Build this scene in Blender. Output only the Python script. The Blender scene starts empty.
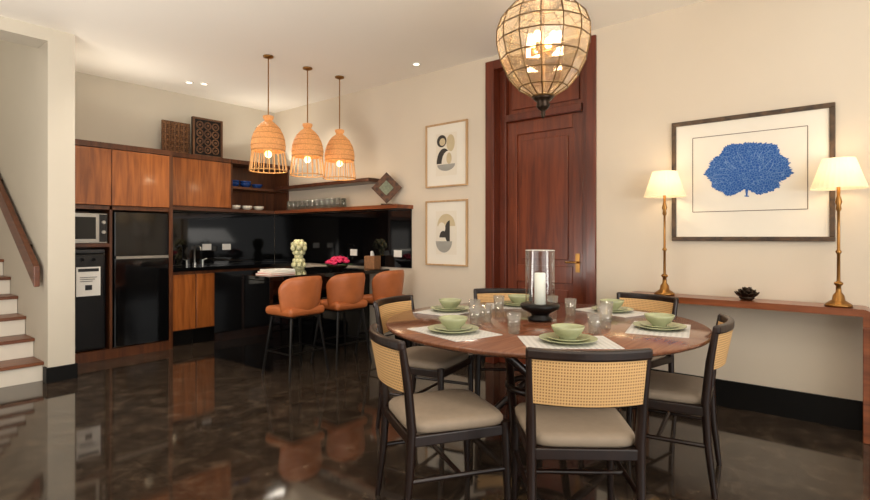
import bpy, bmesh, math, random
from mathutils import Vector, Matrix
random.seed(4)
S=bpy.context.scene
COL=S.collection
pi=math.pi
S.view_settings.view_transform='Standard'

# ---------- helpers ----------
def lin(c):
    o=[]
    for x in c:
        x/=255.0
        o.append(x/12.92 if x<=0.04045 else ((x+0.055)/1.055)**2.4)
    return (o[0],o[1],o[2],1.0)
def W(L,D):  # room-plan coordinates -> world xy
    return (0.770*D+0.637*L, 0.637*D-0.770*L)

def newmat(name):
    m=bpy.data.materials.new(name); m.use_nodes=True
    nt=m.node_tree; b=nt.nodes['Principled BSDF']
    return m,nt,b
def mat(name,c,rough=0.5,metal=0.0,var=0.0,vscale=8.0,bump=0.0,bscale=60.0,emit=None,estr=0.0,spec=0.5,ior=None):
    m,nt,b=newmat(name)
    col=lin(c)
    b.inputs['Base Color'].default_value=col
    b.inputs['Roughness'].default_value=rough
    b.inputs['Metallic'].default_value=metal
    b.inputs['Specular IOR Level'].default_value=spec
    if ior: b.inputs['IOR'].default_value=ior
    tc=nt.nodes.new('ShaderNodeTexCoord')
    if var>0:
        n=nt.nodes.new('ShaderNodeTexNoise'); n.inputs['Scale'].default_value=vscale; n.inputs['Detail'].default_value=5
        nt.links.new(tc.outputs['Object'],n.inputs['Vector'])
        r=nt.nodes.new('ShaderNodeValToRGB')
        r.color_ramp.elements[0].position=0.3; r.color_ramp.elements[1].position=0.7
        r.color_ramp.elements[0].color=tuple(x*(1-var) for x in col[:3])+(1,)
        r.color_ramp.elements[1].color=tuple(min(1,x*(1+var)) for x in col[:3])+(1,)
        nt.links.new(n.outputs['Fac'],r.inputs['Fac']); nt.links.new(r.outputs['Color'],b.inputs['Base Color'])
    if bump>0:
        n=nt.nodes.new('ShaderNodeTexNoise'); n.inputs['Scale'].default_value=bscale
        nt.links.new(tc.outputs['Object'],n.inputs['Vector'])
        bp=nt.nodes.new('ShaderNodeBump'); bp.inputs['Strength'].default_value=bump; bp.inputs['Distance'].default_value=0.003
        nt.links.new(n.outputs['Fac'],bp.inputs['Height']); nt.links.new(bp.outputs['Normal'],b.inputs['Normal'])
    if emit:
        b.inputs['Emission Color'].default_value=lin(emit); b.inputs['Emission Strength'].default_value=estr
    return m
def wood(name,c1,c2,rough=0.35,scale=(14,14,1.2),coat=0.0):
    m,nt,b=newmat(name)
    tc=nt.nodes.new('ShaderNodeTexCoord'); mp=nt.nodes.new('ShaderNodeMapping')
    mp.inputs['Scale'].default_value=scale
    nt.links.new(tc.outputs['Object'],mp.inputs['Vector'])
    n=nt.nodes.new('ShaderNodeTexNoise'); n.inputs['Scale'].default_value=1.6; n.inputs['Detail'].default_value=8; n.inputs['Distortion'].default_value=0.6
    nt.links.new(mp.outputs['Vector'],n.inputs['Vector'])
    r=nt.nodes.new('ShaderNodeValToRGB')
    r.color_ramp.elements[0].position=0.32; r.color_ramp.elements[1].position=0.68
    r.color_ramp.elements[0].color=lin(c1); r.color_ramp.elements[1].color=lin(c2)
    nt.links.new(n.outputs['Fac'],r.inputs['Fac']); nt.links.new(r.outputs['Color'],b.inputs['Base Color'])
    b.inputs['Roughness'].default_value=rough
    b.inputs['Coat Weight'].default_value=coat; b.inputs['Coat Roughness'].default_value=0.12
    return m
def weave(name,c1,c2,sx,sz,rough=0.6,axis='XZ',emit=0.0):
    m,nt,b=newmat(name)
    tc=nt.nodes.new('ShaderNodeTexCoord')
    outs=[]
    for ax,s in ((axis[0],sx),(axis[1],sz)):
        w=nt.nodes.new('ShaderNodeTexWave'); w.wave_type='BANDS'; w.bands_direction=ax
        w.inputs['Scale'].default_value=s; w.inputs['Distortion'].default_value=0.15
        nt.links.new(tc.outputs['Object'],w.inputs['Vector']); outs.append(w.outputs['Fac'])
    mt=nt.nodes.new('ShaderNodeMath'); mt.operation='MULTIPLY'
    nt.links.new(outs[0],mt.inputs[0]); nt.links.new(outs[1],mt.inputs[1])
    r=nt.nodes.new('ShaderNodeValToRGB'); r.color_ramp.elements[0].position=0.25; r.color_ramp.elements[1].position=0.75
    r.color_ramp.elements[0].color=lin(c1); r.color_ramp.elements[1].color=lin(c2)
    nt.links.new(mt.outputs[0],r.inputs['Fac']); nt.links.new(r.outputs['Color'],b.inputs['Base Color'])
    bp=nt.nodes.new('ShaderNodeBump'); bp.inputs['Strength'].default_value=0.4; bp.inputs['Distance'].default_value=0.003; bp.invert=True
    nt.links.new(mt.outputs[0],bp.inputs['Height']); nt.links.new(bp.outputs['Normal'],b.inputs['Normal'])
    b.inputs['Roughness'].default_value=rough
    if emit>0:
        nt.links.new(r.outputs['Color'],b.inputs['Emission Color']); b.inputs['Emission Strength'].default_value=emit
    return m
def glass(name,tint=(245,250,250),fac=0.12,rough=0.02,milk=0.0,milkc=(255,236,204)):
    m=bpy.data.materials.new(name); m.use_nodes=True; nt=m.node_tree; nt.nodes.clear()
    o=nt.nodes.new('ShaderNodeOutputMaterial'); t=nt.nodes.new('ShaderNodeBsdfTransparent'); g=nt.nodes.new('ShaderNodeBsdfGlossy')
    t.inputs['Color'].default_value=lin(tint); g.inputs['Roughness'].default_value=rough
    lw=nt.nodes.new('ShaderNodeLayerWeight'); lw.inputs['Blend'].default_value=0.35
    mm=nt.nodes.new('ShaderNodeMath'); mm.operation='MULTIPLY_ADD'; mm.inputs[1].default_value=0.6; mm.inputs[2].default_value=fac*0.5; mm.use_clamp=True
    nt.links.new(lw.outputs['Facing'],mm.inputs[0])
    mx=nt.nodes.new('ShaderNodeMixShader')
    nt.links.new(mm.outputs[0],mx.inputs['Fac']); nt.links.new(t.outputs[0],mx.inputs[1]); nt.links.new(g.outputs[0],mx.inputs[2])
    out=mx.outputs[0]
    if milk>0:
        tl=nt.nodes.new('ShaderNodeBsdfTranslucent'); tl.inputs['Color'].default_value=lin(milkc)
        tc=nt.nodes.new('ShaderNodeTexCoord'); n=nt.nodes.new('ShaderNodeTexNoise'); n.inputs['Scale'].default_value=22; n.inputs['Detail'].default_value=3
        nt.links.new(tc.outputs['Object'],n.inputs['Vector'])
        mr=nt.nodes.new('ShaderNodeMapRange'); mr.inputs[1].default_value=0.3; mr.inputs[2].default_value=0.7; mr.inputs[3].default_value=milk*0.6; mr.inputs[4].default_value=milk*1.4
        nt.links.new(n.outputs['Fac'],mr.inputs[0])
        m2=nt.nodes.new('ShaderNodeMixShader'); nt.links.new(mr.outputs[0],m2.inputs['Fac']); nt.links.new(out,m2.inputs[1]); nt.links.new(tl.outputs[0],m2.inputs[2]); out=m2.outputs[0]
    nt.links.new(out,o.inputs['Surface'])
    return m
def carved(name,c1,c2,scale=30):
    m,nt,b=newmat(name)
    tc=nt.nodes.new('ShaderNodeTexCoord'); v=nt.nodes.new('ShaderNodeTexVoronoi'); v.inputs['Scale'].default_value=scale; v.inputs['Randomness'].default_value=0.25
    nt.links.new(tc.outputs['Object'],v.inputs['Vector'])
    r=nt.nodes.new('ShaderNodeValToRGB'); r.color_ramp.elements[0].position=0.15; r.color_ramp.elements[1].position=0.6
    r.color_ramp.elements[0].color=lin(c2); r.color_ramp.elements[1].color=lin(c1)
    nt.links.new(v.outputs['Distance'],r.inputs['Fac']); nt.links.new(r.outputs['Color'],b.inputs['Base Color'])
    bp=nt.nodes.new('ShaderNodeBump'); bp.inputs['Strength'].default_value=1; bp.inputs['Distance'].default_value=0.012; bp.invert=True
    nt.links.new(v.outputs['Distance'],bp.inputs['Height']); nt.links.new(bp.outputs['Normal'],b.inputs['Normal'])
    b.inputs['Roughness'].default_value=0.6
    return m

class MB:
    def __init__(s): s.v=[];s.f=[];s.m=[];s.s=[]
    def add(s,vs,fs,m=0,smooth=False,T=None):
        o=len(s.v)
        for v in vs:
            v=Vector(v)
            if T is not None: v=T@v
            s.v.append(v)
        for f in fs:
            s.f.append([i+o for i in f]); s.m.append(m); s.s.append(smooth)
        return s
    def box(s,x0,x1,y0,y1,z0,z1,m=0,T=None):
        vs=[(x,y,z) for z in (z0,z1) for y in (y0,y1) for x in (x0,x1)]
        fs=[(0,2,3,1),(4,5,7,6),(0,1,5,4),(2,6,7,3),(0,4,6,2),(1,3,7,5)]
        return s.add(vs,fs,m,False,T)
    def tube(s,pts,rad,n=10,m=0,closed=False,caps=True,T=None,flat=1.0):
        pts=[Vector(p) for p in pts]; N=len(pts)
        if not hasattr(rad,'__len__'): rad=[rad]*N
        vs=[];up=None
        for i,p in enumerate(pts):
            if closed: d=pts[(i+1)%N]-pts[i-1]
            else: d=pts[min(i+1,N-1)]-pts[max(i-1,0)]
            d.normalize()
            if up is None:
                up=Vector((0,0,1)) if abs(d.z)<0.9 else Vector((1,0,0))
            a=d.cross(up); 
            if a.length<1e-5: a=d.cross(Vector((0,1,0)))
            a.normalize(); b=a.cross(d); b.normalize(); up=b
            for k in range(n):
                t=2*pi*k/n
                vs.append(p+a*math.cos(t)*rad[i]+b*math.sin(t)*rad[i]*flat)
        fs=[]
        R=N if closed else N-1
        for i in range(R):
            j=(i+1)%N
            for k in range(n):
                k2=(k+1)%n
                fs.append((i*n+k,i*n+k2,j*n+k2,j*n+k))
        s.add(vs,fs,m,True,T)
        if caps and not closed:
            s.add(vs[:n],[tuple(range(n))],m,False,T); s.add(vs[-n:],[tuple(range(n))],m,False,T)
        return s
    def cyl(s,p0,p1,r0,r1=None,n=16,m=0,T=None):
        return s.tube([p0,p1],[r0,r0 if r1 is None else r1],n,m,T=T)
    def lathe(s,prof,n=32,m=0,c=(0,0,0),smooth=True,T=None,ribs=0.0):
        vs=[];fs=[]
        for r,z in prof:
            for k in range(n):
                t=2*pi*k/n; q=r*(1+ribs*(k%2)); vs.append((c[0]+q*math.cos(t),c[1]+q*math.sin(t),c[2]+z))
        for i in range(len(prof)-1):
            for k in range(n):
                k2=(k+1)%n; fs.append((i*n+k,i*n+k2,(i+1)*n+k2,(i+1)*n+k))
        return s.add(vs,fs,m,smooth,T)
    def disc(s,r,z,n=32,m=0,c=(0,0)):
        return s.add([(c[0]+r*math.cos(2*pi*k/n),c[1]+r*math.sin(2*pi*k/n),z) for k in range(n)],[tuple(range(n))],m)
    def ball(s,c,r,n=16,m=0,sc=(1,1,1),T=None):
        prof=[(max(1e-4,math.sin(pi*i/10)),-math.cos(pi*i/10)) for i in range(11)]
        vs=[];fs=[]
        for a,z in prof:
            for k in range(n):
                t=2*pi*k/n; vs.append((c[0]+r*sc[0]*a*math.cos(t),c[1]+r*sc[1]*a*math.sin(t),c[2]+r*sc[2]*z))
        for i in range(10):
            for k in range(n):
                k2=(k+1)%n; fs.append((i*n+k,i*n+k2,(i+1)*n+k2,(i+1)*n+k))
        return s.add(vs,fs,m,True,T)
    def arc(s,rx,ry,a0,a1,zf0,zf1,th,n=24,nz=6,m=0,flare=None):
        vs=[];fs=[]
        for side in (0,1):
            for i in range(n+1):
                u=-1+2*i/n; a=a0+(a1-a0)*i/n
                z0=zf0(u); z1=zf1(u)
                for j in range(nz+1):
                    w=j/nz; z=z0+(z1-z0)*w
                    k=(flare(w) if flare else 1.0)
                    edge=min(1,math.sin(pi*min(max(w,0.0),1.0))*2.2+0.35)
                    off=(0.5-side)*th*edge
                    vs.append(((rx*k+off)*math.cos(a),(ry*k+off)*math.sin(a),z))
        A=(n+1)*(nz+1)
        g=lambda sd,i,j: sd*A+i*(nz+1)+j
        for sd in (0,1):
            for i in range(n):
                for j in range(nz): fs.append((g(sd,i,j),g(sd,i+1,j),g(sd,i+1,j+1),g(sd,i,j+1)))
        for i in range(n):
            fs.append((g(0,i,0),g(0,i+1,0),g(1,i+1,0),g(1,i,0))); fs.append((g(0,i,nz),g(0,i+1,nz),g(1,i+1,nz),g(1,i,nz)))
        for j in range(nz):
            fs.append((g(0,0,j),g(0,0,j+1),g(1,0,j+1),g(1,0,j))); fs.append((g(0,n,j),g(0,n,j+1),g(1,n,j+1),g(1,n,j)))
        return s.add(vs,fs,m,True)

def ob(name,mb,mats,parent=None,loc=(0,0,0),rz=0,bev=0,label=None,cat=None,kind=None,group=None,world=False,sub=0):
    me=bpy.data.meshes.new(name)
    off=Vector((0,0,0))
    if world:
        off=Vector(parent['_base']) if parent is not None else Vector(loc)
    me.from_pydata([v-off for v in mb.v],[],mb.f)
    if not isinstance(mats,(list,tuple)): mats=[mats]
    for m in mats: me.materials.append(m)
    for i,p in enumerate(me.polygons):
        p.material_index=mb.m[i]; p.use_smooth=mb.s[i]
    bm=bmesh.new(); bm.from_mesh(me); bmesh.ops.recalc_face_normals(bm,faces=bm.faces); bm.to_mesh(me); bm.free()
    o=bpy.data.objects.new(name,me); COL.objects.link(o)
    if parent is not None: o.parent=parent
    if not (world and parent is not None): o.location=loc
    o.rotation_euler=(0,0,rz)
    if bev>0:
        b=o.modifiers.new('b','BEVEL'); b.width=bev; b.segments=3 if bev>0.02 else 2; b.limit_method='ANGLE'; b.angle_limit=math.radians(50)
    if sub>0:
        q=o.modifiers.new('s','SUBSURF'); q.levels=sub; q.render_levels=sub
    if label: o['label']=label
    if cat: o['category']=cat
    if kind: o['kind']=kind
    if group: o['group']=group
    return o
def thing(name,label,cat,loc=(0,0,0),rz=0,group=None):
    e=bpy.data.objects.new(name,None); COL.objects.link(e); e.empty_display_size=0.1
    e.location=loc; e.rotation_euler=(0,0,rz); e['label']=label; e['category']=cat; e['_base']=tuple(loc)
    if group: e['group']=group
    return e
def dup(o,loc,rz=0,label=None,rx=None):
    c=o.copy(); COL.objects.link(c); c.location=loc
    c.rotation_euler=(0 if rx is None else rx,0,rz)
    if label: c['label']=label
    def rec(src,dst):
        for ch in src.children:
            k=ch.copy(); k.parent=dst; COL.objects.link(k)
            rec(ch,k)
    rec(o,c)
    return c
def light(kind,name,loc,energy,color=(1,0.85,0.65),size=0.1,parent=None,rot=None,**kw):
    d=bpy.data.lights.new(name,kind); d.energy=energy; d.color=color
    if kind=='AREA':
        d.shape='RECTANGLE'; d.size=kw.get('sx',1); d.size_y=kw.get('sy',1)
    else: d.shadow_soft_size=size
    if kind=='SPOT': d.spot_size=math.radians(kw.get('angle',90)); d.spot_blend=0.9
    o=bpy.data.objects.new(name,d); COL.objects.link(o); o.location=loc
    if rot: o.rotation_euler=rot
    if parent is not None: o.parent=parent
    return o

# ---------- materials ----------
M_wall=mat('wall_paint',(214,202,184),0.75,var=0.02,vscale=1.5,bump=0.05,bscale=200)
M_wallg=mat('wall_paint_grey',(202,194,178),0.75,var=0.02,vscale=1.5)
M_stairwall=mat('stair_wall_paint',(220,208,188),0.75,var=0.02,vscale=1.5)
M_ceil=mat('ceiling_paint',(246,240,229),0.8,var=0.01,vscale=1)
M_black=mat('black_baseboard',(10,9,8),0.5,var=0.1,spec=0.2)
M_gran=mat('black_granite',(9,9,10),0.05,var=0.35,vscale=90)
M_cab=wood('teak_cabinet',(120,63,25),(170,98,45),0.3,coat=0.3)
M_cab_d=wood('teak_dark',(68,35,17),(100,56,28),0.35)
M_shelf=wood('shelf_walnut',(58,32,20),(92,54,32),0.3,(1.2,14,14))
M_door=wood('mahogany',(88,35,16),(124,56,27),0.3,coat=0.3)
M_doord=wood('mahogany_dark',(74,28,12),(106,43,20),0.32,coat=0.3)
M_console=wood('console_teak',(98,48,24),(144,80,44),0.28,(14,1.2,14),coat=0.3)
M_frame=wood('chair_wood',(22,12,9),(38,21,15),0.3)
M_table=wood('table_wood',(104,62,42),(130,82,57),0.2,(2,40,14),coat=0.5)
M_tread=wood('stair_tread',(90,48,26),(130,76,44),0.35,(1.5,14,14))
M_rail=wood('handrail',(80,42,24),(110,62,36),0.35,(14,1.5,14))
M_cane=weave('woven_cane',(220,178,122),(132,92,50),30,26)
M_pad=mat('taupe_upholstery',(144,129,112),0.7,var=0.05,vscale=30,bump=0.2,bscale=400)
M_leather=mat('tan_leather',(172,97,52),0.42,var=0.12,vscale=9,bump=0.15,bscale=120)
M_steelb=mat('black_metal',(22,20,19),0.35,0.6,var=0.1)
M_steel=mat('stainless',(170,168,162),0.28,0.9,var=0.05)
M_gun=mat('gunmetal',(48,48,50),0.35,0.5,var=0.05)
M_brass=mat('antique_brass',(150,108,58),0.28,0.95,var=0.15)
M_lead=mat('lantern_brass',(104,80,50),0.35,0.85,var=0.15)
M_iron=mat('dark_bronze',(50,38,28),0.35,0.8,var=0.2)
M_fridge=mat('black_fridge',(9,9,10),0.08,var=0.1)
M_plastb=mat('black_plastic',(18,18,20),0.25,var=0.1)
M_white=mat('white_plastic',(232,230,224),0.4,var=0.02)
M_paper=mat('mat_paper',(232,226,213),0.85,var=0.01)
M_green=mat('celadon_glaze',(166,170,134),0.25,var=0.08,vscale=20)
M_mat=weave('placemat_weave',(206,204,200),(176,174,172),12,12,axis='XY')
M_blue=mat('blue_glaze',(28,60,120),0.2,var=0.2,vscale=30)
M_cream=mat('cream_glaze',(220,214,200),0.25,var=0.03)
M_candle=mat('candle_wax',(240,236,226),0.5,emit=(255,235,205),estr=0.15,var=0.01)
M_glass=glass('clear_glass',fac=0.06)
M_lglass=glass('lantern_glass',(248,238,220),0.25,0.1,milk=0.10,milkc=(255,228,190))
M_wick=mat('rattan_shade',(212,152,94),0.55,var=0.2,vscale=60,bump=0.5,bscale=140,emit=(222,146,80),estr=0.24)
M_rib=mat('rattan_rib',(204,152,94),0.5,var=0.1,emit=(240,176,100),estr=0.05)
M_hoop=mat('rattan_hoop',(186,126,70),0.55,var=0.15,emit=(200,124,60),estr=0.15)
M_bulb=mat('glowing_bulb',(255,230,180),0.4,emit=(255,214,150),estr=12,var=0.01)
M_bulbs=mat('soft_bulb',(255,226,170),0.4,emit=(255,206,136),estr=3.5,var=0.01)
M_lwood=wood('light_frame_wood',(176,140,98),(204,170,128),0.5)
M_riser=mat('stair_riser_paint',(222,214,200),0.6,var=0.02)
M_pink=mat('pink_petals',(214,36,92),0.6,var=0.3,vscale=40)
M_leaf=mat('green_leaf',(60,96,50),0.6,var=0.25,vscale=40)
M_shadem,nt,b=newmat('linen_lampshade')
b.inputs['Base Color'].default_value=lin((240,228,206)); b.inputs['Roughness'].default_value=0.8
tr=nt.nodes.new('ShaderNodeBsdfTranslucent'); tr.inputs['Color'].default_value=lin((255,236,200)); mx=nt.nodes.new('ShaderNodeMixShader'); mx.inputs['Fac'].default_value=0.32
tcx=nt.nodes.new('ShaderNodeTexCoord'); nz=nt.nodes.new('ShaderNodeTexNoise'); nz.inputs['Scale'].default_value=200; nt.links.new(tcx.outputs['Object'],nz.inputs['Vector'])
bpx=nt.nodes.new('ShaderNodeBump'); bpx.inputs['Strength'].default_value=0.1; nt.links.new(nz.outputs['Fac'],bpx.inputs['Height']); nt.links.new(bpx.outputs['Normal'],b.inputs['Normal'])
b.inputs['Emission Color'].default_value=lin((255,226,176)); b.inputs['Emission Strength'].default_value=0.12
nt.links.new(b.outputs[0],mx.inputs[1]); nt.links.new(tr.outputs[0],mx.inputs[2]); nt.links.new(mx.outputs[0],nt.nodes['Material Output'].inputs['Surface'])
# floor: mottled dark polished stone
M_floor,nt,b=newmat('polished_stone_floor')
tc=nt.nodes.new('ShaderNodeTexCoord'); n1=nt.nodes.new('ShaderNodeTexNoise'); n1.inputs['Scale'].default_value=7.0; n1.inputs['Detail'].default_value=12; n1.inputs['Roughness'].default_value=0.74; n1.inputs['Distortion'].default_value=0.3
nt.links.new(tc.outputs['Object'],n1.inputs['Vector'])
r=nt.nodes.new('ShaderNodeValToRGB'); r.color_ramp.elements[0].position=0.33; r.color_ramp.elements[1].position=0.70
r.color_ramp.elements[0].color=lin((36,29,24)); r.color_ramp.elements[1].color=lin((92,78,64))
e_=r.color_ramp.elements.new(0.52); e_.color=lin((56,46,38))
nt.links.new(n1.outputs['Fac'],r.inputs['Fac'])
br=nt.nodes.new('ShaderNodeTexBrick'); br.offset=0; br.inputs['Scale'].default_value=1; br.inputs['Brick Width'].default_value=1.2; br.inputs['Row Height'].default_value=1.2; br.inputs['Mortar Size'].default_value=0.003
br.inputs['Color1'].default_value=(1,1,1,1); br.inputs['Color2'].default_value=(0.93,0.93,0.93,1); br.inputs['Mortar'].default_value=(0.55,0.52,0.5,1)
nt.links.new(tc.outputs['Object'],br.inputs['Vector'])
mxc=nt.nodes.new('ShaderNodeMixRGB'); mxc.blend_type='MULTIPLY'; mxc.inputs[0].default_value=1
nt.links.new(r.outputs['Color'],mxc.inputs[1]); nt.links.new(br.outputs['Color'],mxc.inputs[2]); nt.links.new(mxc.outputs[0],b.inputs['Base Color'])
mrf=nt.nodes.new('ShaderNodeMapRange'); mrf.inputs[1].default_value=0.3; mrf.inputs[2].default_value=0.7; mrf.inputs[3].default_value=0.05; mrf.inputs[4].default_value=0.08
nt.links.new(n1.outputs['Fac'],mrf.inputs[0]); nt.links.new(mrf.outputs[0],b.inputs['Roughness'])
b.inputs['IOR'].default_value=1.62

# ---------- room ----------
XW=4.37; YB=6.62; ZC=3.04; H=1.25
def st(name,mb,mats,**k): return ob(name,mb,mats,kind='structure',**k)
st('floor',MB().box(-4,4.7,-4,9.5,-0.1,0),M_floor)
st('ceiling',MB().box(-4,4.7,-4,5.6,ZC,ZC+0.1).box(1.551,4.7,5.6,6.8,ZC,ZC+0.1).box(-4,1.55,5.71,9.6,5.0,5.1),M_ceil)
w=MB()
w.box(XW,XW+0.3,-4,1.88,0,ZC).box(XW,XW+0.3,2.88,6.8,0,ZC).box(XW,XW+0.3,1.88,2.88,2.93,ZC)
st('wall_right',w,M_wall)
st('wall_back',MB().box(1.551,XW,YB,YB+0.18,0,ZC),M_wallg)
st('wall_stair',MB().box(1.35,1.55,5.42,5.6,0,ZC).box(1.35,1.55,5.6,9.5,0,5),M_wallg)
st('wall_header',MB().box(-4,1.35,5.42,5.6,2.93,ZC).box(-4,1.349,5.601,5.7,2.93,5),M_wallg)
st('wall_stairwell',MB().box(-4,1.35,9.5,9.6,0,5),M_stairwall)
st('baseboard_right',MB().box(XW-0.02,XW,-4,1.80,0,0.19).box(XW-0.02,XW,2.96,4.2,0,0.19),M_black)
st('baseboard_pillar',MB().box(1.335,1.565,5.4,5.42,0,0.13).box(1.335,1.35,5.42,5.5,0,0.13).box(1.55,1.565,5.42,5.97,0,0.13),M_black)
w=MB().box(-4,4.37,-4.15,-4,0,0.4).box(-4,4.37,-4.15,-4,2.8,ZC).box(-4,-3.4,-4.15,-4,0.4,2.8).box(3.6,4.37,-4.15,-4,0.4,2.8)
st('wall_near',w,M_wall)
st('wall_left',MB().box(-4.15,-4,-4,9.5,0,ZC).box(-4.15,-4,5.4,9.5,ZC,5),M_wall)

# door
jam=MB()
jam.box(XW-0.02,XW+0.16,1.81,1.90,0,2.99).box(XW-0.02,XW+0.16,2.85,2.95,0,2.99).box(XW-0.02,XW+0.16,1.90,2.85,2.90,2.99)
jam.box(XW+0.08,XW+0.2,1.90,1.975,0,2.90).box(XW+0.08,XW+0.2,2.77,2.85,0,2.90).box(XW+0.06,XW+0.2,1.975,2.77,2.38,2.45)
st('trim_1',jam,M_doord,bev=0.006)
st('trim_2',MB().box(XW+0.13,XW+0.16,1.975,2.77,2.45,2.9).box(XW+0.11,XW+0.13,2.02,2.72,2.5,2.85),M_door,bev=0.006)
d=MB(); xa=XW+0.11;xb=XW+0.16
d.box(xa+0.02,xb,1.975,2.77,0.01,2.38)
for y0,y1,z0,z1 in ((1.975,2.08,0.01,2.38),(2.665,2.77,0.01,2.38),(2.08,2.665,2.25,2.38),(2.08,2.665,0.01,0.2),(2.08,2.665,0.82,0.98)):
    d.box(xa,xa+0.02,y0,y1,z0,z1)
d.box(xa+0.006,xa+0.02,2.13,2.615,1.04,2.19).box(xa+0.006,xa+0.02,2.13,2.615,0.26,0.76)
do=st('door_1',d,M_door,bev=0.005)
ob('door_handle',MB().cyl((xa,2.03,1.02),(xa-0.05,2.03,1.02),0.01).cyl((xa-0.045,2.03,1.02),(xa-0.045,2.13,1.02),0.009).box(xa-0.006,xa,2.01,2.05,0.93,1.1),M_brass,parent=do)

# ---------- stairs ----------
sb=thing('staircase','staircase with brown wooden treads and white risers beside the wall','staircase',(0.85,5.55,0))
rise=0.17;run=0.28
body=MB()
for i in range(13):
    y=5.55+i*run
    body.box(0.35,1.345,y,5.55+13*run,i*rise,(i+1)*rise-0.03)
ob('stair_body',body,M_riser,parent=sb,world=True)
for i in range(13):
    y=5.55+i*run
    ob('stair_tread',MB().box(0.33,1.348,y-0.03,y+run,(i+1)*rise-0.03,(i+1)*rise),M_tread,parent=sb,world=True,bev=0.005)
hr=thing('handrail','dark wooden board handrail fixed to the stair wall','handrail',(1.30,5.45,0.88))
def slope(y): return 0.88+(y-5.45)*rise/run
h=MB(); y0,y1=5.50,9.0
h.add([(x,y,slope(y)+dz) for y in (y0,y1) for x in (1.27,1.315) for dz in (-0.09,0.09)],[(0,1,3,2),(4,6,7,5),(0,4,5,1),(2,3,7,6),(1,5,7,3),(0,2,6,4)])
ob('rail',h,M_rail,parent=hr,world=True,bev=0.006)
for y in (5.9,7.0,8.1): ob('bracket',MB().box(1.315,1.349,y-0.02,y+0.02,slope(y)-0.03,slope(y)+0.03),M_iron,parent=hr,world=True)

# ---------- kitchen tall cabinet ----------
YF=6.0
tcab=thing('tall_cabinet','tall teak kitchen cabinet with niches for the appliances','cabinet',(2.1,6.3,0))
b1=MB()
b1.box(1.57,1.60,YF,YB-0.01,0,2.21).box(2.02,2.045,YF,YB-0.02,0.1,2.19).box(2.61,2.65,YF-0.01,YB-0.01,0,2.21)
b1.box(1.60,2.61,YF-0.02,YB-0.02,2.155,2.21).box(1.60,2.61,YF,YB-0.02,1.53,1.57).box(1.60,2.02,YF,YB-0.02,1.15,1.185).box(1.60,2.61,YF,YB-0.02,0.0,0.10)
b1.box(1.60,2.61,YB-0.02,YB-0.01,0,2.21)
ob('cabinet_body',b1,M_cab_d,parent=tcab,world=True)
def door_panel(x0,x1,z0,z1,y,par,m=M_cab,name='cabinet_door'):
    return ob(name,MB().box(x0,x1,y-0.02,y-0.001,z0,z1),m,parent=par,world=True,bev=0.003)
door_panel(1.60,2.03,1.575,2.148,YF,tcab); door_panel(2.037,2.607,1.575,2.148,YF,tcab)
# upper cabinet
uc=thing('upper_cabinet','teak wall cabinet above the black splashback','cabinet',(3.07,6.45,1.61))
ob('cabinet_body',MB().box(2.655,3.49,6.27,YB-0.005,1.61,2.24).box(2.655,3.49,6.245,6.27,2.19,2.24),M_cab_d,parent=uc,world=True)
door_panel(2.66,3.485,1.62,2.183,6.27,uc)
# open shelf unit
os_=thing('open_shelf_unit','open teak wall shelf unit with dark interior','shelf',(3.93,6.45,1.61))
o1=MB().box(3.495,4.365,6.245,YB-0.005,2.19,2.24).box(3.495,3.52,6.27,YB-0.005,1.607,2.19).box(4.34,4.365,6.27,YB-0.005,1.607,2.19).box(3.52,4.34,YB-0.02,YB-0.005,1.607,2.19)
ob('shelf_carcass',o1,M_cab_d,parent=os_,world=True)
ob('shelf_board',MB().box(3.52,4.34,6.27,YB-0.02,1.87,1.90),M_shelf,parent=os_,world=True)
ob('ledge_shelf',MB().box(2.655,4.10,6.22,YB-0.001,1.565,1.605),M_shelf,label='dark wooden ledge shelf above the black splashback',cat='shelf')
ob('ledge_shelf',MB().box(4.105,XW-0.001,3.93,YB-0.001,1.565,1.605),M_console,label='long wooden ledge shelf along the wall above the splashback',cat='shelf')
ob('floating_shelf',MB().box(4.13,XW-0.001,4.4,6.25,1.885,1.93),M_shelf,label='dark floating wooden shelf on the kitchen wall',cat='shelf',bev=0.003)
ob('splashback',MB().box(2.655,4.355,YB-0.014,YB-0.001,0.901,1.563),M_gran,label='glossy black stone splashback behind the sink',cat='splashback')
ob('splashback',MB().box(4.356,XW-0.001,3.95,YB-0.02,0.901,1.563),M_gran,label='glossy black stone splashback on the side wall',cat='splashback')
for i,(x0,x1) in enumerate(((2.66,2.93),(2.935,3.4),(3.405,3.87),(3.875,4.35))):
    bc=thing('base_cabinet','teak base cabinet under the black worktop','cabinet',((x0+x1)/2,6.3,0),group='base cabinets')
    ob('cabinet_body',MB().box(x0,x1,6.05,YB-0.01,0.18,0.855),M_cab_d,parent=bc,world=True)
    ob('toe_kick',MB().box(x0,x1,6.12,YB-0.01,0.0,0.18),M_black,parent=bc,world=True)
    door_panel(x0+0.004,x1-0.004,0.19,0.82,6.05,bc)
ct=thing('worktop','black stone worktop along the back wall','worktop',(3.5,6.3,0.86))
ob('slab',MB().box(2.655,4.355,6.0,YB-0.016,0.858,0.90),M_gran,parent=ct,world=True)
fa=thing('faucet','chrome kitchen faucet on the black worktop','faucet',(3.12,6.45,0.9))
ob('spout',MB().tube([(0,0,0.02),(0,0,0.2),(0,-0.03,0.235),(0,-0.1,0.24),(0,-0.15,0.22),(0,-0.155,0.19)],0.011,12).cyl((0,0,0.001),(0,0,0.03),0.025),M_steel,parent=fa)
for q in (-1,1):
    ob('faucet_handle',MB().cyl((q*0.1,0,0.001),(q*0.1,0,0.065),0.014).cyl((q*0.09,0,0.06),(q*0.15,-0.01,0.08),0.006),M_steel,parent=fa)
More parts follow.
